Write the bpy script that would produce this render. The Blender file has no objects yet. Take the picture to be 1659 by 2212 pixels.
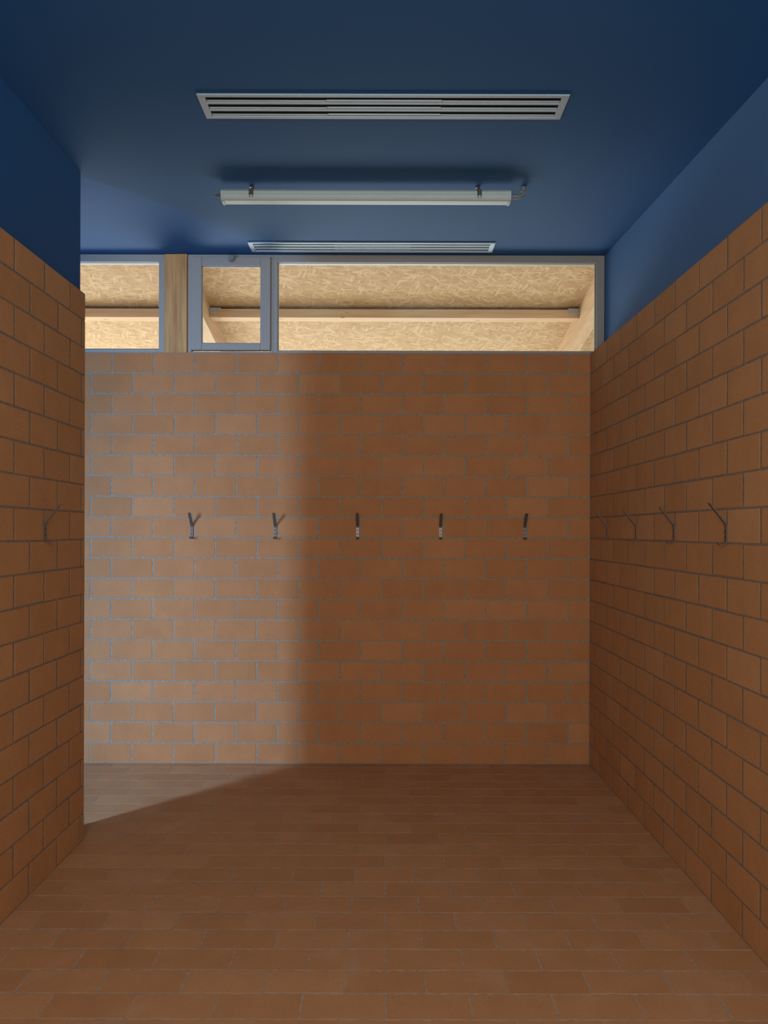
import bpy, math, random
from mathutils import Vector, Matrix
random.seed(7)
scene = bpy.context.scene
COL = scene.collection
scene.view_settings.view_transform = 'Standard'
scene.view_settings.look = 'None'

H = 3.739; F = 1660.0
def s2l(c):
    return tuple(((x/255)/12.92 if x/255 <= .04045 else (((x/255)+.055)/1.055)**2.4) for x in c)+(1,)

# ------------------------------------------------------------ materials
def newmat(name):
    m = bpy.data.materials.new(name); m.use_nodes = True
    nt = m.node_tree
    return m, nt, nt.nodes['Principled BSDF']
def N(nt, t, **kw):
    n = nt.nodes.new(t)
    for k, v in kw.items():
        if k in n.inputs: n.inputs[k].default_value = v
        else: setattr(n, k, v)
    return n
def L(nt, a, b): nt.links.new(a, b)
def coords(nt, scale=(1,1,1), rot=(0,0,0)):
    tc = N(nt, 'ShaderNodeTexCoord'); mp = N(nt, 'ShaderNodeMapping')
    mp.inputs['Scale'].default_value = scale; mp.inputs['Rotation'].default_value = rot
    L(nt, tc.outputs['Object'], mp.inputs['Vector']); return mp.outputs['Vector']
def ramp(nt, fac, stops):
    r = N(nt, 'ShaderNodeValToRGB'); e = r.color_ramp.elements
    while len(e) < len(stops): e.new(.5)
    for i, (p, c) in enumerate(stops):
        e[i].position = p; e[i].color = c
    L(nt, fac, r.inputs['Fac']); return r.outputs['Color']
def mixc(nt, a, b, fac, mode='MIX'):
    m = N(nt, 'ShaderNodeMix'); m.data_type = 'RGBA'; m.blend_type = mode
    if isinstance(fac, float): m.inputs['Factor'].default_value = fac
    else: L(nt, fac, m.inputs['Factor'])
    for s, v in ((6, a), (7, b)):
        if isinstance(v, tuple): m.inputs[s].default_value = v
        else: L(nt, v, m.inputs[s])
    return m.outputs[2]

def brick_mat(name, c1, c2, c3, rough, smudge=0.0, spec=.3):
    m, nt, b = newmat(name)
    at = N(nt, 'ShaderNodeAttribute'); at.attribute_name = 'tint'
    base = ramp(nt, at.outputs['Fac'], [(0, s2l(c1)), (.55, s2l(c2)), (1, s2l(c3))])
    n1 = N(nt, 'ShaderNodeTexNoise', Scale=6.0, Detail=6.0, Roughness=.65)
    L(nt, coords(nt), n1.inputs['Vector'])
    v = ramp(nt, n1.outputs['Fac'], [(.3, (.91,.90,.89,1)), (.7, (1.06,1.06,1.06,1))])
    col = mixc(nt, base, v, 1.0, 'MULTIPLY')
    n2 = N(nt, 'ShaderNodeTexNoise', Scale=120.0, Detail=4.0)
    L(nt, coords(nt, (1,1,1.6)), n2.inputs['Vector'])
    v2 = ramp(nt, n2.outputs['Fac'], [(.25, (.87,.86,.85,1)), (.75, (1.08,1.08,1.08,1))])
    col = mixc(nt, col, v2, 1.0, 'MULTIPLY')
    if smudge:
        n3 = N(nt, 'ShaderNodeTexNoise', Scale=2.2, Detail=8.0, Roughness=.7, Distortion=.8)
        L(nt, coords(nt), n3.inputs['Vector'])
        f = N(nt, 'ShaderNodeMapRange'); f.inputs['From Min'].default_value=.55; f.inputs['From Max'].default_value=.8
        f.inputs['To Max'].default_value = smudge
        L(nt, n3.outputs['Fac'], f.inputs['Value'])
        col = mixc(nt, col, s2l((205,180,160)), f.outputs['Result'])
    L(nt, col, b.inputs['Base Color'])
    b.inputs['Roughness'].default_value = rough
    b.inputs['Specular IOR Level'].default_value = spec
    bp = N(nt, 'ShaderNodeBump', Strength=.2, Distance=.001)
    L(nt, n2.outputs['Fac'], bp.inputs['Height']); L(nt, bp.outputs['Normal'], b.inputs['Normal'])
    return m
M_brick = brick_mat('clay_block', (178,120,72), (183,124,76), (188,130,82), .75)
M_brick_lit = brick_mat('clay_block_lit', (187,136,87), (192,141,92), (197,147,99), .75)  # same clay block, brighter side-wall light put into its colour
M_floor = brick_mat('clay_floor_tile', (181,130,85), (187,136,91), (193,143,98), .65, .3, .35)
def plain(name, rgb, rough=.6, metal=0.0, noise=.06, nscale=40.0, bump=.0, spec=.5):
    m, nt, b = newmat(name)
    n = N(nt, 'ShaderNodeTexNoise', Scale=nscale, Detail=4.0)
    L(nt, coords(nt), n.inputs['Vector'])
    c = s2l(rgb)
    lo = tuple(x*(1-noise) for x in c[:3])+(1,); hi = tuple(min(1,x*(1+noise)) for x in c[:3])+(1,)
    L(nt, ramp(nt, n.outputs['Fac'], [(.3, lo), (.7, hi)]), b.inputs['Base Color'])
    b.inputs['Roughness'].default_value = rough; b.inputs['Metallic'].default_value = metal
    b.inputs['Specular IOR Level'].default_value = spec
    if bump:
        bp = N(nt, 'ShaderNodeBump', Strength=bump, Distance=.001)
        L(nt, n.outputs['Fac'], bp.inputs['Height']); L(nt, bp.outputs['Normal'], b.inputs['Normal'])
    return m
M_mortar = plain('mortar', (148,136,116), .9, noise=.2, nscale=40, bump=.2, spec=.2)
M_mortar2 = plain('mortar_dark', (136,119,101), .9, noise=.2, nscale=40, bump=.2, spec=.2)
M_grout = plain('floor_grout', (171,145,119), .9, noise=.2, nscale=40, spec=.2)
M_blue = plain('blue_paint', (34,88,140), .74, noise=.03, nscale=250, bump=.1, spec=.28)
M_blue_lit = plain('blue_paint_lit', (76,118,164), .72, noise=.03, nscale=250, bump=.1, spec=.3)  # same blue paint, window light on the right band put into its colour
M_frame = plain('grey_window_paint', (158,153,143), .5, noise=.02)
M_seal = plain('rubber_seal', (104,102,100), .6)
M_alu = plain('grille_aluminium', (172,192,202), .5, metal=.1, noise=.03)
M_dark = plain('dark_plenum', (10,11,14), .9)
M_plastic = plain('lamp_plastic', (190,208,204), .55, noise=.02)
M_diff = plain('lamp_diffuser', (194,210,204), .5, noise=.02)
M_conduit = plain('conduit_grey', (120,130,128), .5)
M_steel = plain('brushed_steel', (112,104,97), .36, metal=.5, noise=.08, nscale=90)
M_galv = plain('galvanised_steel', (170,160,145), .6, metal=.2)
M_screw = plain('screw_dark', (50,46,42), .4, metal=.8)
M_ground = plain('pale_gravel', (190,178,158), .95, noise=.15, nscale=8)
M_plaster = plain('outer_plaster', (170,160,150), .9)

def wood_mat(name, axis, cd, cl):
    m, nt, b = newmat(name)
    sc = [22,22,22]; sc[axis] = 1.3
    n = N(nt, 'ShaderNodeTexNoise', Scale=1.6, Detail=6.0, Roughness=.6, Distortion=.5)
    L(nt, coords(nt, tuple(sc)), n.inputs['Vector'])
    col = ramp(nt, n.outputs['Fac'], [(.3, s2l(cd)), (.7, s2l(cl))])
    v = N(nt, 'ShaderNodeTexVoronoi', Scale=1.0)
    sk = [9,9,9]; sk[axis] = 3.5
    L(nt, coords(nt, tuple(sk)), v.inputs['Vector'])
    k = ramp(nt, v.outputs['Distance'], [(.05, (.35,.22,.14,1)), (.11, (1,1,1,1))])
    col = mixc(nt, col, k, 1.0, 'MULTIPLY')
    L(nt, col, b.inputs['Base Color']); b.inputs['Roughness'].default_value = .65
    return m
M_woodz = wood_mat('spruce_post', 2, (172,120,64), (216,166,104))
M_woody = wood_mat('spruce_rafter', 1, (176,140,100), (196,162,122))
M_woodx = wood_mat('spruce_beam', 0, (176,136,92), (196,158,114))

def osb_mat():
    m, nt, b = newmat('strand_board')
    cur = None
    for ang, off in ((.2, 0), (1.3, 3), (2.3, 7), (2.9, 11)):
        tc = N(nt, 'ShaderNodeTexCoord')
        mp1 = N(nt, 'ShaderNodeMapping'); mp1.inputs['Rotation'].default_value = (0,0,ang)
        mp1.inputs['Location'].default_value = (off, off*.7, 0)
        mp2 = N(nt, 'ShaderNodeMapping'); mp2.inputs['Scale'].default_value = (12, 56, 0)
        L(nt, tc.outputs['Object'], mp1.inputs['Vector']); L(nt, mp1.outputs['Vector'], mp2.inputs['Vector'])
        v = N(nt, 'ShaderNodeTexVoronoi', Scale=1.0); L(nt, mp2.outputs['Vector'], v.inputs['Vector'])
        sp = N(nt, 'ShaderNodeSeparateColor'); L(nt, v.outputs['Color'], sp.inputs['Color'])
        o = sp.outputs['Red']
        if cur is None: cur = o
        else:
            mx = N(nt, 'ShaderNodeMath', operation='MAXIMUM'); L(nt, cur, mx.inputs[0]); L(nt, o, mx.inputs[1]); cur = mx.outputs[0]
    col = ramp(nt, cur, [(.35, s2l((164,127,84))), (.7, s2l((176,140,96))), (.88, s2l((182,148,104))), (1, s2l((198,168,126)))])
    L(nt, col, b.inputs['Base Color']); b.inputs['Roughness'].default_value = .8
    return m
M_osb = osb_mat()

mg = bpy.data.materials.new('window_glass'); mg.use_nodes = True
nt = mg.node_tree; nt.nodes.clear()
o = N(nt, 'ShaderNodeOutputMaterial'); mx = N(nt, 'ShaderNodeMixShader')
tr = N(nt, 'ShaderNodeBsdfTransparent'); tr.inputs['Color'].default_value = (.93,.96,.96,1)
gl = N(nt, 'ShaderNodeBsdfGlossy', Roughness=.02); fr = N(nt, 'ShaderNodeFresnel', IOR=1.4)
L(nt, fr.outputs[0], mx.inputs[0]); L(nt, tr.outputs[0], mx.inputs[1]); L(nt, gl.outputs[0], mx.inputs[2]); L(nt, mx.outputs[0], o.inputs[0])
M_glass = mg

# ------------------------------------------------------------ mesh builder
class B:
    def __init__(s): s.v=[]; s.f=[]; s.m=[]; s.t=[]; s.sm=[]
    def add(s, vs, fs, mat=0, tint=.5, smooth=False):
        o=len(s.v); s.v += [tuple(v) for v in vs]
        for f in fs: s.f.append(tuple(i+o for i in f)); s.m.append(mat); s.t.append(tint); s.sm.append(smooth)
    def box(s, x0,x1,y0,y1,z0,z1, mat=0, tint=.5):
        vs=[(x0,y0,z0),(x1,y0,z0),(x1,y1,z0),(x0,y1,z0),(x0,y0,z1),(x1,y0,z1),(x1,y1,z1),(x0,y1,z1)]
        s.add(vs,[(0,3,2,1),(4,5,6,7),(0,1,5,4),(1,2,6,5),(2,3,7,6),(3,0,4,7)],mat,tint)
    def bevbox(s, x0,x1,y0,y1,z0,z1, c=.003, mat=0):
        # chamfered box (12 chamfered edges)
        import bmesh
        bm=bmesh.new(); bmesh.ops.create_cube(bm,size=1)
        for v in bm.verts:
            v.co=Vector(((x0+x1)/2+v.co.x*(x1-x0),(y0+y1)/2+v.co.y*(y1-y0),(z0+z1)/2+v.co.z*(z1-z0)))
        bmesh.ops.bevel(bm,geom=list(bm.edges),offset=c,segments=2,affect='EDGES',profile=.5)
        bm.verts.index_update()
        s.add([v.co[:] for v in bm.verts],[[v.index for v in f.verts] for f in bm.faces],mat); bm.free()
    def extrude_x(s, prof, x0, x1, mat=0, smooth=False):
        n=len(prof); vs=[(x0,y,z) for y,z in prof]+[(x1,y,z) for y,z in prof]
        fs=[(i,(i+1)%n,n+(i+1)%n,n+i) for i in range(n)]
        s.add(vs,fs,mat,.5,smooth); s.add(vs,[tuple(range(n))[::-1],tuple(range(n,2*n))],mat)
    def tube(s, pts, r, seg=14, mat=0):
        pts=[Vector(p) for p in pts]; n=len(pts); vs=[]; 
        rs = r if isinstance(r,list) else [r]*n
        up=Vector((0,1,0))
        for i,p in enumerate(pts):
            t=(pts[min(i+1,n-1)]-pts[max(i-1,0)]).normalized()
            a=up.cross(t); 
            if a.length<.01: a=Vector((1,0,0)).cross(t)
            a.normalize(); b2=t.cross(a)
            for k in range(seg):
                an=2*math.pi*k/seg; vs.append(p+(a*math.cos(an)+b2*math.sin(an))*rs[i])
        fs=[]
        for i in range(n-1):
            for k in range(seg):
                fs.append((i*seg+k,i*seg+(k+1)%seg,(i+1)*seg+(k+1)%seg,(i+1)*seg+k))
        s.add(vs,fs,mat,.5,True)
        s.add(vs[:seg],[tuple(range(seg))[::-1]],mat); s.add(vs[-seg:],[tuple(range(seg))],mat)
    def bricks(s, org, u, v, nrm, u0,u1,v0,v1, bw,bh, phase, h=.004, joint=.008, jointu=None, vphase=0.0, mat=0, ext1=0.0, jit=1.0, parity=0):
        """phase: joint position (in u) of even rows; rows counted from vphase"""
        org,u,v,nrm=map(Vector,(org,u,v,nrm))
        if jointu is None: jointu=joint
        r0=math.floor((v0-vphase)/bh+1e-6); r1=math.ceil((v1-vphase)/bh-1e-6)
        flip = u.cross(v).dot(nrm) < 0
        for r in range(r0,r1):
            a=max(v0,vphase+r*bh); b=min(v1,vphase+(r+1)*bh)
            if b-a<.02: continue
            ph=phase+(0 if (r+parity)%2==0 else bw/2)
            k=math.floor((u0-ph)/bw)-1
            while ph+k*bw<u1:
                c=max(u0,ph+k*bw); d=min(u1,ph+(k+1)*bw); k+=1
                if d-c<.025: continue
                j=joint/2; ju=jointu/2
                jx=[random.uniform(-.0016,.0016)*jit for _ in range(4)]
                cc=c+ju+jx[0] if c>u0 else c; dd=d-ju+jx[1] if d<u1 else d+ext1
                aa=a+j+jx[2]; bb=b-j+jx[3]
                hh=h+random.uniform(-.0002,.0002)*jit
                tl=random.uniform(-.0001,.0001)*jit
                e=.001
                P=lambda U,V,Nn: org+u*U+v*V+nrm*Nn
                vs=[P(cc,aa,0),P(dd,aa,0),P(dd,bb,0),P(cc,bb,0),P(cc+e,aa+e,hh+tl),P(dd-e,aa+e,hh-tl),P(dd-e,bb-e,hh-tl),P(cc+e,bb-e,hh+tl)]
                fs=[(4,5,6,7),(0,1,5,4),(1,2,6,5),(2,3,7,6),(3,0,4,7)]
                if flip: fs=[f[::-1] for f in fs]
                t=min(1,max(0,random.gauss(.5,.24)))
                s.add(vs,fs,mat,t)
    def obj(s, name, mats, parent=None, **props):
        me=bpy.data.meshes.new(name); me.from_pydata(s.v,[],s.f)
        for m in mats: me.materials.append(m)
        me.polygons.foreach_set('material_index',s.m); me.polygons.foreach_set('use_smooth',s.sm)
        at=me.attributes.new('tint','FLOAT','FACE'); at.data.foreach_set('value',s.t)
        me.update()
        ob=bpy.data.objects.new(name,me); COL.objects.link(ob)
        if parent: ob.parent=parent
        for k,v in props.items(): ob[k]=v
        return ob
def empty(name, loc=(0,0,0), **props):
    e=bpy.data.objects.new(name,None); COL.objects.link(e); e.location=loc; e.empty_display_size=.1
    for k,v in props.items(): e[k]=v
    return e
def recenter(root):
    """children meshes were built in world coords; make them local to the root"""
    bpy.context.view_layer.update()
    for c in root.children:
        c.data.transform(Matrix.Translation(-root.location))

BW, BH = .3034, .15
XR=1.503; XRB=1.71; XL=-1.646; XLB=-1.731; YL=-1.385; XS=-5.6; YF=-6.3; YI=-4.2
HB=.0014; HS=.0008
# ------------------------------------------------------------ structure
b=B()
b.box(XS,XRB,YF,.10,-.15,-.0006,1)
b.bricks((0,0,-.0006),(1,0,0),(0,1,0),(0,0,1), XS,XR, YF,0, BW,BH, .01, h=.0006, joint=.008, vphase=-2.938, mat=0)
b.obj('floor',[M_floor,M_grout],kind='structure',label='terracotta block tiled floor in running bond with thin mortar joints')

b=B()
b.box(XS,XR+.0,HB,.20,0,2.999,1)
b.bricks((0,HB,0),(1,0,0),(0,0,1),(0,-1,0), XS,XR-.001, 0,3.0, BW,BH, -.017, h=HB, joint=.011, mat=0)
b.obj('wall_back',[M_brick,M_mortar],kind='structure',label='terracotta block wall in running bond below a window strip')

def xrb(y): return 1.626+(.06-y)*.041
b=B()
b.box(XR+HS,1.62,YF,.2,0,2.998,1)
b.bricks((XR+HS,0,0),(0,1,0),(0,0,1),(-1,0,0), YF,-.002, 0,3.0, BW,BH, -.117-BW/2, h=HS, joint=.010, jointu=.016, mat=0)
vs=[(xrb(YF),YF,0),(2.1,YF,0),(2.1,.2,0),(xrb(.2),.2,0)]
b.add(vs+[(x,y,H) for x,y,z in vs],[(0,3,2,1),(4,5,6,7),(0,1,5,4),(1,2,6,5),(2,3,7,6),(3,0,4,7)],2)
vs=[(1.615,YF,2.9),(xrb(YF)+.01,YF,2.9),(xrb(.2)+.01,.2,2.9),(1.615,.2,2.9)]
b.add(vs+[(x,y,2.998) for x,y,z in vs],[(0,3,2,1),(4,5,6,7),(0,1,5,4),(1,2,6,5),(2,3,7,6),(3,0,4,7)],1)
b.obj('wall_right',[M_brick_lit,M_mortar2,M_blue_lit],kind='structure',label='terracotta block wall with blue painted plaster band above')

b=B()
b.box(XLB+.001,XL-HS,YF,YL-.003,0,2.998,1)
b.bricks((XL-HS,0,0),(0,1,0),(0,0,1),(1,0,0), YF,YL-.003, 0,3.0, BW,BH, -1.888-BW/2, h=HS, joint=.010, jointu=.016, mat=0, ext1=.003)
b.bricks((0,YL-.003,0),(1,0,0),(0,0,1),(0,1,0), XLB,XL-.0005, 0,3.0, .4,BH, -1.95, h=.003, mat=0)
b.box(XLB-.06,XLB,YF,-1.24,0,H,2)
b.obj('wall_left',[M_brick_lit,M_mortar2,M_blue],kind='structure',label='partition faced with terracotta blocks, blue painted above')

b=B(); b.box(XS,2.1,YF-.15,.2,H,H+.15)
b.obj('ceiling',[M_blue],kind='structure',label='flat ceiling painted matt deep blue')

b=B()  # unseen wall behind the viewpoint; opening added to let the fill lamp in
b.box(XLB-.06,-1.35,YF-.15,YF,0,H); b.box(1.35,2.1,YF-.15,YF,0,H); b.box(-1.35,1.35,YF-.15,YF,3.6,H); b.box(-1.35,1.35,YF-.15,YF,0,1.3)
b.obj('wall_front',[M_plaster],kind='structure',label='end wall with wide high opening added for the fill light')
b=B()  # side room wall with opening
b.box(XS,-4.88,YI-.12,YI,0,H); b.box(-4.30,XLB-.062,YI-.12,YI,0,H); b.box(-4.88,-4.30,YI-.12,YI,3.0,H); b.box(-4.88,-4.30,YI-.12,YI,0,.9)
b.obj('wall_inner',[M_plaster],kind='structure',label='side room wall with tall narrow opening')
b=B(); b.box(XS-.15,XS,YF-.15,.2,0,H)
b.obj('wall_side',[M_plaster],kind='structure',label='far wall of the side room')

# ------------------------------------------------------------ windows
Zw=5.67; S=F/Zw
wx=lambda p:(p-830)/S
wz=lambda p:1.7+(1147-p)/S
Y0,Y1=.06,.13
def ring(b,x0,x1,z0,z1,bl,br,bb,bt,y0,y1,mat=0,c=.003):
    b.bevbox(x0,x0+bl,y0,y1,z0,z1,c,mat); b.bevbox(x1-br,x1,y0,y1,z0,z1,c,mat)
    b.bevbox(x0+bl-.001,x1-br+.001,y0+.0005,y1,z0,z0+bb,c,mat); b.bevbox(x0+bl-.001,x1-br+.001,y0+.0005,y1,z1-bt,z1,c,mat)
def glass(name,x0,x1,z0,z1,parent,y=.10):
    g=B(); g.box(x0,x1,y,y+.006,z0,z1); return g.obj(name,[M_glass],parent)
zb,zt=3.001,H-.002
def window(name,x0,x1,bl,br,bb,bt,label):
    w=empty(name,((x0+x1)/2,Y0,zb),kind='structure',label=label)
    f=B(); ring(f,x0,x1,zb,zt,bl,br,bb,bt,Y0,Y1)
    # inner step bead
    ring(f,x0+bl-.009,x1-br+.009,zb+bb-.009,zt-bt+.009,.012,.012,.012,.012,Y0+.018,Y1-.01,0,.002)
    f.obj('frame',[M_frame],w)
    return w
# window 1 : far left fixed light
x0,x1=-4.4,wx(355)
w=window('window_1',x0,x1,.05,.044,.036,.055,'fixed strip window in grey painted frame')
s_=B(); ring(s_,x0+.048,wx(343),wz(754),wz(566),.005,.005,.005,.005,.088,.097,0,.001); s_.obj('glazing_seal',[M_seal],w)
glass('glass',x0+.03,wx(346),wz(756),wz(564),w); recenter(w)
# window 2 : small opening sash
x0,x1=wx(404),wx(590)
w=window('window_2',x0,x1,.030,.020,.020,.020,'small opening sash window in grey painted frame')
s_=B(); ring(s_,wx(413),wx(584),wz(758),wz(557),.078,.074,.052,.066,.045,.09,0,.005)
s_.obj('sash',[M_frame],w)
s_=B(); ring(s_,wx(435),wx(563),wz(743),wz(576),.006,.006,.006,.006,.062,.07,0,.001); s_.obj('glazing_seal',[M_frame],w)
glass('glass',wx(430),wx(568),wz(747),wz(573),w,.075)
l_=B(); l_.bevbox(wx(494),wx(506),.022,.045,wz(566),wz(555),.003); l_.tube([(wx(500),.03,wz(566)),(wx(500),.026,wz(570))],.006,10)
l_.obj('latch',[M_conduit],w,label='small grey metal catch'); recenter(w)
# window 3 : long fixed light
x0,x1=wx(590),wx(1305)
w=window('window_3',x0,x1,.030,.058,.028,.055,'long fixed window in grey painted frame')
s_=B(); ring(s_,wx(598),wx(1288),wz(757),wz(566),.006,.006,.005,.005,.088,.097,0,.001); s_.obj('glazing_seal',[M_seal],w)
glass('glass',wx(596),wx(1290),wz(759),wz(564),w); recenter(w)

b=B(); b.bevbox(wx(355)+.001,wx(380),.052,.2,zb,zt,.003); b.bevbox(wx(380)+.001,wx(404)-.001,.048,.2,zb,zt,.003)
b.obj('timber_post',[M_woodz],label='pale spruce post standing between two window frames',category='post')

# ------------------------------------------------------------ exterior
def zd(y): return 4.30-.2*y
b=B()
ya,yb=.25,4.6
vs=[(-7.5,ya,zd(ya)),(4.5,ya,zd(ya)),(4.5,yb,zd(yb)),(-7.5,yb,zd(yb))]
b.add(vs+[(x,y,z+.02) for x,y,z in vs],[(0,1,2,3),(4,7,6,5),(0,4,5,1),(1,5,6,2),(2,6,7,3),(3,7,4,0)])
b.obj('roof_deck',[M_osb],kind='structure',label='sloping oriented strand board eaves soffit')
def rafter(x0,x1):
    r=B(); h=.24
    vs=[(x0,ya,zd(ya)-.001),(x1,ya,zd(ya)-.001),(x1,yb,zd(yb)-.001),(x0,yb,zd(yb)-.001)]
    r.add(vs+[(x,y,z-h) for x,y,z in vs],[(0,1,2,3),(4,7,6,5),(0,4,5,1),(1,5,6,2),(2,6,7,3),(3,7,4,0)])
    r.obj('rafter',[M_woody],label='pale spruce rafter carrying the strand board soffit',category='rafter',group='eaves rafters')
rafter(-1.84,-1.72); rafter(1.915,2.035); rafter(-5.48,-5.36)
def beam(x0,x1):
    e=empty('cross_beam',((x0+x1)/2,1.94,3.8),label='spruce cross beam fixed between two rafters with steel brackets',category='beam',group='eaves cross beams')
    r=B(); r.bevbox(x0+.001,x1-.001,1.94,2.09,3.795,zd(2.09)-.002,.004); r.obj('timber',[M_woodx],e)
    for sx,d in ((x0,1),(x1,-1)):
        k=B(); a,c=sorted((sx+d*.002,sx+d*.11)); k.bevbox(a,c,1.935,1.9395,3.83,3.89,.0015)
        for q in (.035,.085):
            k.tube([(sx+d*q,1.935,3.862),(sx+d*q,1.925,3.862)],.011,10)
        k.obj('bracket',[M_galv],e,label='bolted galvanised steel bracket')
    recenter(e)
beam(-1.72,1.915); beam(-5.36,-1.84)
b=B(); b.box(-14,12,.21,22,-.3,-.16)
b.obj('ground',[M_ground],kind='structure',label='pale sunlit ground outside')

# ------------------------------------------------------------ ceiling vents
def vent(xa,xb,y0,y1,label):
    e=empty('air_vent',((xa+xb)/2,(y0+y1)/2,H),label=label,category='vent',group='ceiling air vents')
    z1=H-.001; z0=H-.009; bd=.022
    f=B(); ring_pts=[(xa,xb,y0,y0+bd),(xa,xb,y1-bd,y1),(xa,xa+bd+.012,y0+bd,y1-bd),(xb-bd-.012,xb,y0+bd,y1-bd)]
    for p in ring_pts: f.bevbox(*p,z0,z1,.002)
    D=(y1-y0-2*bd); mull=.014; slot=(D-2*mull)/3
    for i in (1,2):
        yy=y0+bd+i*slot+(i-1)*mull; f.bevbox(xa+bd,xb-bd,yy,yy+mull,z0+.001,z1,.001)
    f.obj('frame',[M_alu],e)
    g=B(); g.box(xa+bd,xb-bd,y0+bd,y1-bd,H-.003,H-.0012); g.obj('back_plate',[M_dark],e)
    l=B(); xs=[xa+bd+.014,xa+(xb-xa)*.345,xa+(xb-xa)*.66,xb-bd-.014]
    for i in range(3):
        ys=y0+bd+i*(slot+mull)
        for k in range(3):
            if k==1: ya_,yb_=ys+slot*.45,ys+slot*.89
            else:    ya_,yb_=ys+slot*.55,ys+slot*.99
            l.extrude_x([(ya_,H-.0075),(yb_,H-.005),(yb_,H-.0035),(ya_,H-.006)],xs[k]+.001,xs[k+1]-.001)
    l.obj('louver',[M_alu],e); recenter(e)
vent(-.880,.862,-2.03,-1.82,'long aluminium slot air vent set in the blue ceiling')
vent(-.968,.782,-.19,-.008,'long aluminium slot air vent in the ceiling beside the window')

# ------------------------------------------------------------ lamp
YC=-1.06
e=empty('ceiling_lamp',(-.11,YC,H),label='unlit white linear fluorescent batten lamp hung under blue ceiling',category='lamp')
xa,xb=-.962,.740
def prof(w,z0,z1,c,yc=YC):
    return [(yc-w/2,z1),(yc-w/2+.002,z0+c),(yc-w/2+c*.8,z0+c*.3),(yc-w/2+c*1.8,z0),(yc+w/2-c*1.8,z0),(yc+w/2-c*.8,z0+c*.3),(yc+w/2-.002,z0+c),(yc+w/2,z1)]
b=B(); b.extrude_x(prof(.092,3.643,3.678,.012),xa+.012,xb-.012); b.obj('diffuser',[M_diff],e,label='translucent white lamp cover')
b=B()
b.extrude_x([(YC-.05,3.672),(YC-.05,3.690),(YC-.034,3.706),(YC+.034,3.706),(YC+.05,3.690),(YC+.05,3.672)],xa+.006,xb-.006)
for p,q in ((xa,xa+.014),(xb-.014,xb)):
    b.extrude_x([(YC-.051,3.692)]+prof(.102,3.639,3.678,.014)+[(YC+.051,3.692),(YC+.03,3.708),(YC-.03,3.708)],p,q)
b.obj('housing',[M_plastic],e)
for px in (543,1033):
    X=(px-830)/F*4.53
    k=B(); t=.0015
    k.bevbox(X-.012,X+.012,YC-.03,YC+.03,3.7065,3.710,.001)
    k.tube([(X,YC,3.709),(X,YC,H-.0005)],.009,12)
    k.tube([(X-.012,YC,H-.008),(X-.012,YC,H-.0005)],.006,10)
    for sg in (-1,1):
        y_=YC+sg*.0535
        k.bevbox(X-.013,X+.013,y_-.0015,y_+.0015,3.667,3.700,.0008)
        k.extrude_x([(YC+sg*.03,3.709),(YC+sg*.0545,3.699),(YC+sg*.0525,3.697),(YC+sg*.03,3.7065)],X-.009,X+.009)
    for dx in (-.010,.010):
        k.tube([(X+dx,YC-.056,3.70),(X+dx,YC-.057,3.662),(X+dx*.6,YC-.055,3.650)],.0018,8)
    k.obj('bracket',[M_steel],e,label='steel mounting clip')
b=B(); zc=3.682
b.tube([(xa+.002,YC,zc),(xa-.018,YC,zc),(xa-.0181,YC,zc),(xa-.034,YC,zc),(xa-.0341,YC,zc),(xa-.062,YC,zc+.003)],[.013,.013,.010,.010,.006,.005],14)
b.obj('cable_gland',[M_conduit],e)
b=B()
b.tube([(xb-.002,YC,zc),(xb+.022,YC,zc)],.013); b.tube([(xb+.022,YC,zc),(xb+.045,YC,zc)],.016)
pts=[(xb+.040,YC,zc),(xb+.055,YC,zc)]+[(xb+.055+.025*math.sin(a),YC,zc+.025*(1-math.cos(a))) for a in [i*math.pi/12 for i in range(1,7)]]+[(xb+.08,YC,H-.0005)]
b.tube(pts,.0125); b.tube([(xb+.08,YC,zc+.028),(xb+.08,YC,H-.001)],.016)
b.obj('conduit_elbow',[M_conduit],e,label='grey plastic conduit elbow rising into ceiling')
recenter(e)

# ------------------------------------------------------------ coat hooks
def hook_mesh():
    b=B(); w=.0100; t=.0026
    c=[(.079,.181),(.070,.170),(.009,.094),(.0050,.086),(.0035,.078),(.0035,.012),(.0055,.004),(.011,.0005),(.026,-.003),(.034,-.001),(.039,.007)]
    n=len(c); P=[]
    for i in range(n):
        a=Vector(c[max(i-1,0)]); d=Vector(c[min(i+1,n-1)]); tn=(d-a).normalized(); nr=Vector((-tn.y,tn.x))*t
        P.append((Vector(c[i])+nr,Vector(c[i])-nr))
    vs=[]
    for p,q in P:
        for (o,z) in (p,q):
            o=max(o,.0004)
            for x in (-w,w): vs.append((x,-o,z))
    fs=[]
    for i in range(n-1):
        a=i*4; d=a+4
        fs += [(a,a+1,d+1,d),(a+2,d+2,d+3,a+3),(a,d,d+2,a+2),(a+1,a+3,d+3,d+1)]
    fs += [(0,2,3,1),((n-1)*4,(n-1)*4+1,(n-1)*4+3,(n-1)*4+2)]
    b.add(vs,fs); return b
first=None; first_sc=[]
places=[((px-830)/296,0,0) for px in (415,595,773,952,1134)]
places=[(x,.001,0) for x,_,_ in places]
places+=[(XR+.001,y,-90) for y in (-.444,-1.032,-1.631,-2.238)]
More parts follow.
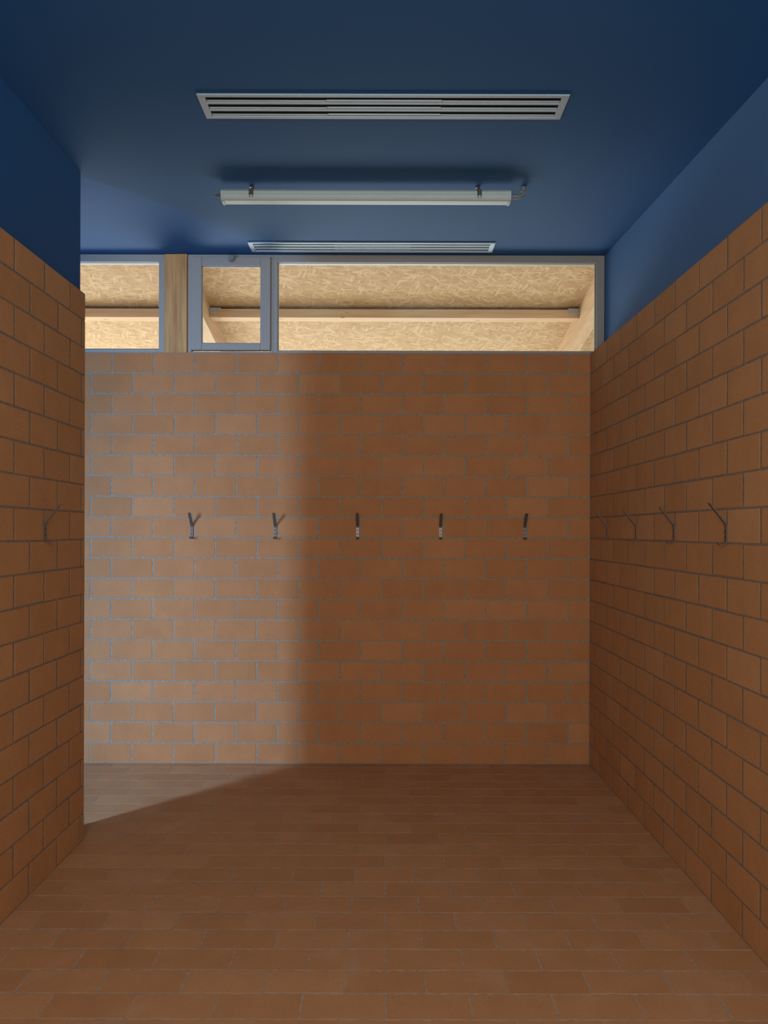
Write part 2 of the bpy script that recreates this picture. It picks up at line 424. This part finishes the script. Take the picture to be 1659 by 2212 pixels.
places+=[(XL-.001,y,90) for y in (-1.883,-2.488)]
for (x,y,r) in places:
    if first is None:
        ob=hook_mesh().obj('coat_hook',[M_steel]); first=ob
        for z in (.030,.058):
            s_=B(); s_.tube([(0,-.005,z),(0,-.0072,z),(0,-.0078,z)],[.0042,.0038,.0015],12); first_sc.append(s_.obj('screw',[M_screw],ob))
    else:
        ob=first.copy(); COL.objects.link(ob)
        for sc_ in first_sc:
            k=sc_.copy(); k.parent=ob; COL.objects.link(k)
    ob.location=(x,y,1.646); ob.rotation_euler=(0,0,math.radians(r))
    ob['label']='bent steel strap coat hook screwed to terracotta block wall'; ob['category']='coat hook'; ob['group']='wall coat hooks'

# ------------------------------------------------------------ lights
def area(name,loc,target,sx,sy,power,color,spread=180):
    ld=bpy.data.lights.new(name,'AREA'); ld.shape='RECTANGLE'; ld.size=sx; ld.size_y=sy; ld.energy=power; ld.color=color
    ld.spread=math.radians(spread)
    o=bpy.data.objects.new(name,ld); COL.objects.link(o); o.location=loc
    o.rotation_euler=(Vector(target)-Vector(loc)).to_track_quat('-Z','Y').to_euler(); return o
area('ground_bounce_light',(-3.0,5.2,.3),(-.3,0,3.6),12,3.0,1020,(.93,.97,1.0))
area('side_opening_light',(-4.75,-4.6,2.1),(-1.2,-.4,.3),.9,2.0,250,(.31,.55,1.0),92)
area('rear_fill_light',(0,-6.5,2.35),(0,0,1.4),2.6,2.2,69,(1.0,.99,.95))  # added fill lamp behind the camera, no real source there
w=bpy.data.worlds.new('World'); scene.world=w; w.use_nodes=True
bg=w.node_tree.nodes['Background']; bg.inputs[0].default_value=(.9,.95,1,1); bg.inputs[1].default_value=2.3

cam=bpy.data.cameras.new('Camera'); co=bpy.data.objects.new('Camera',cam); COL.objects.link(co)
co.location=(0,-5.61,1.70); co.rotation_euler=(math.radians(90),math.radians(-.15),0)
cam.sensor_fit='HORIZONTAL'; cam.sensor_width=36; cam.lens=36*F/1659; cam.shift_y=41/1659; cam.clip_start=.05
scene.camera=co
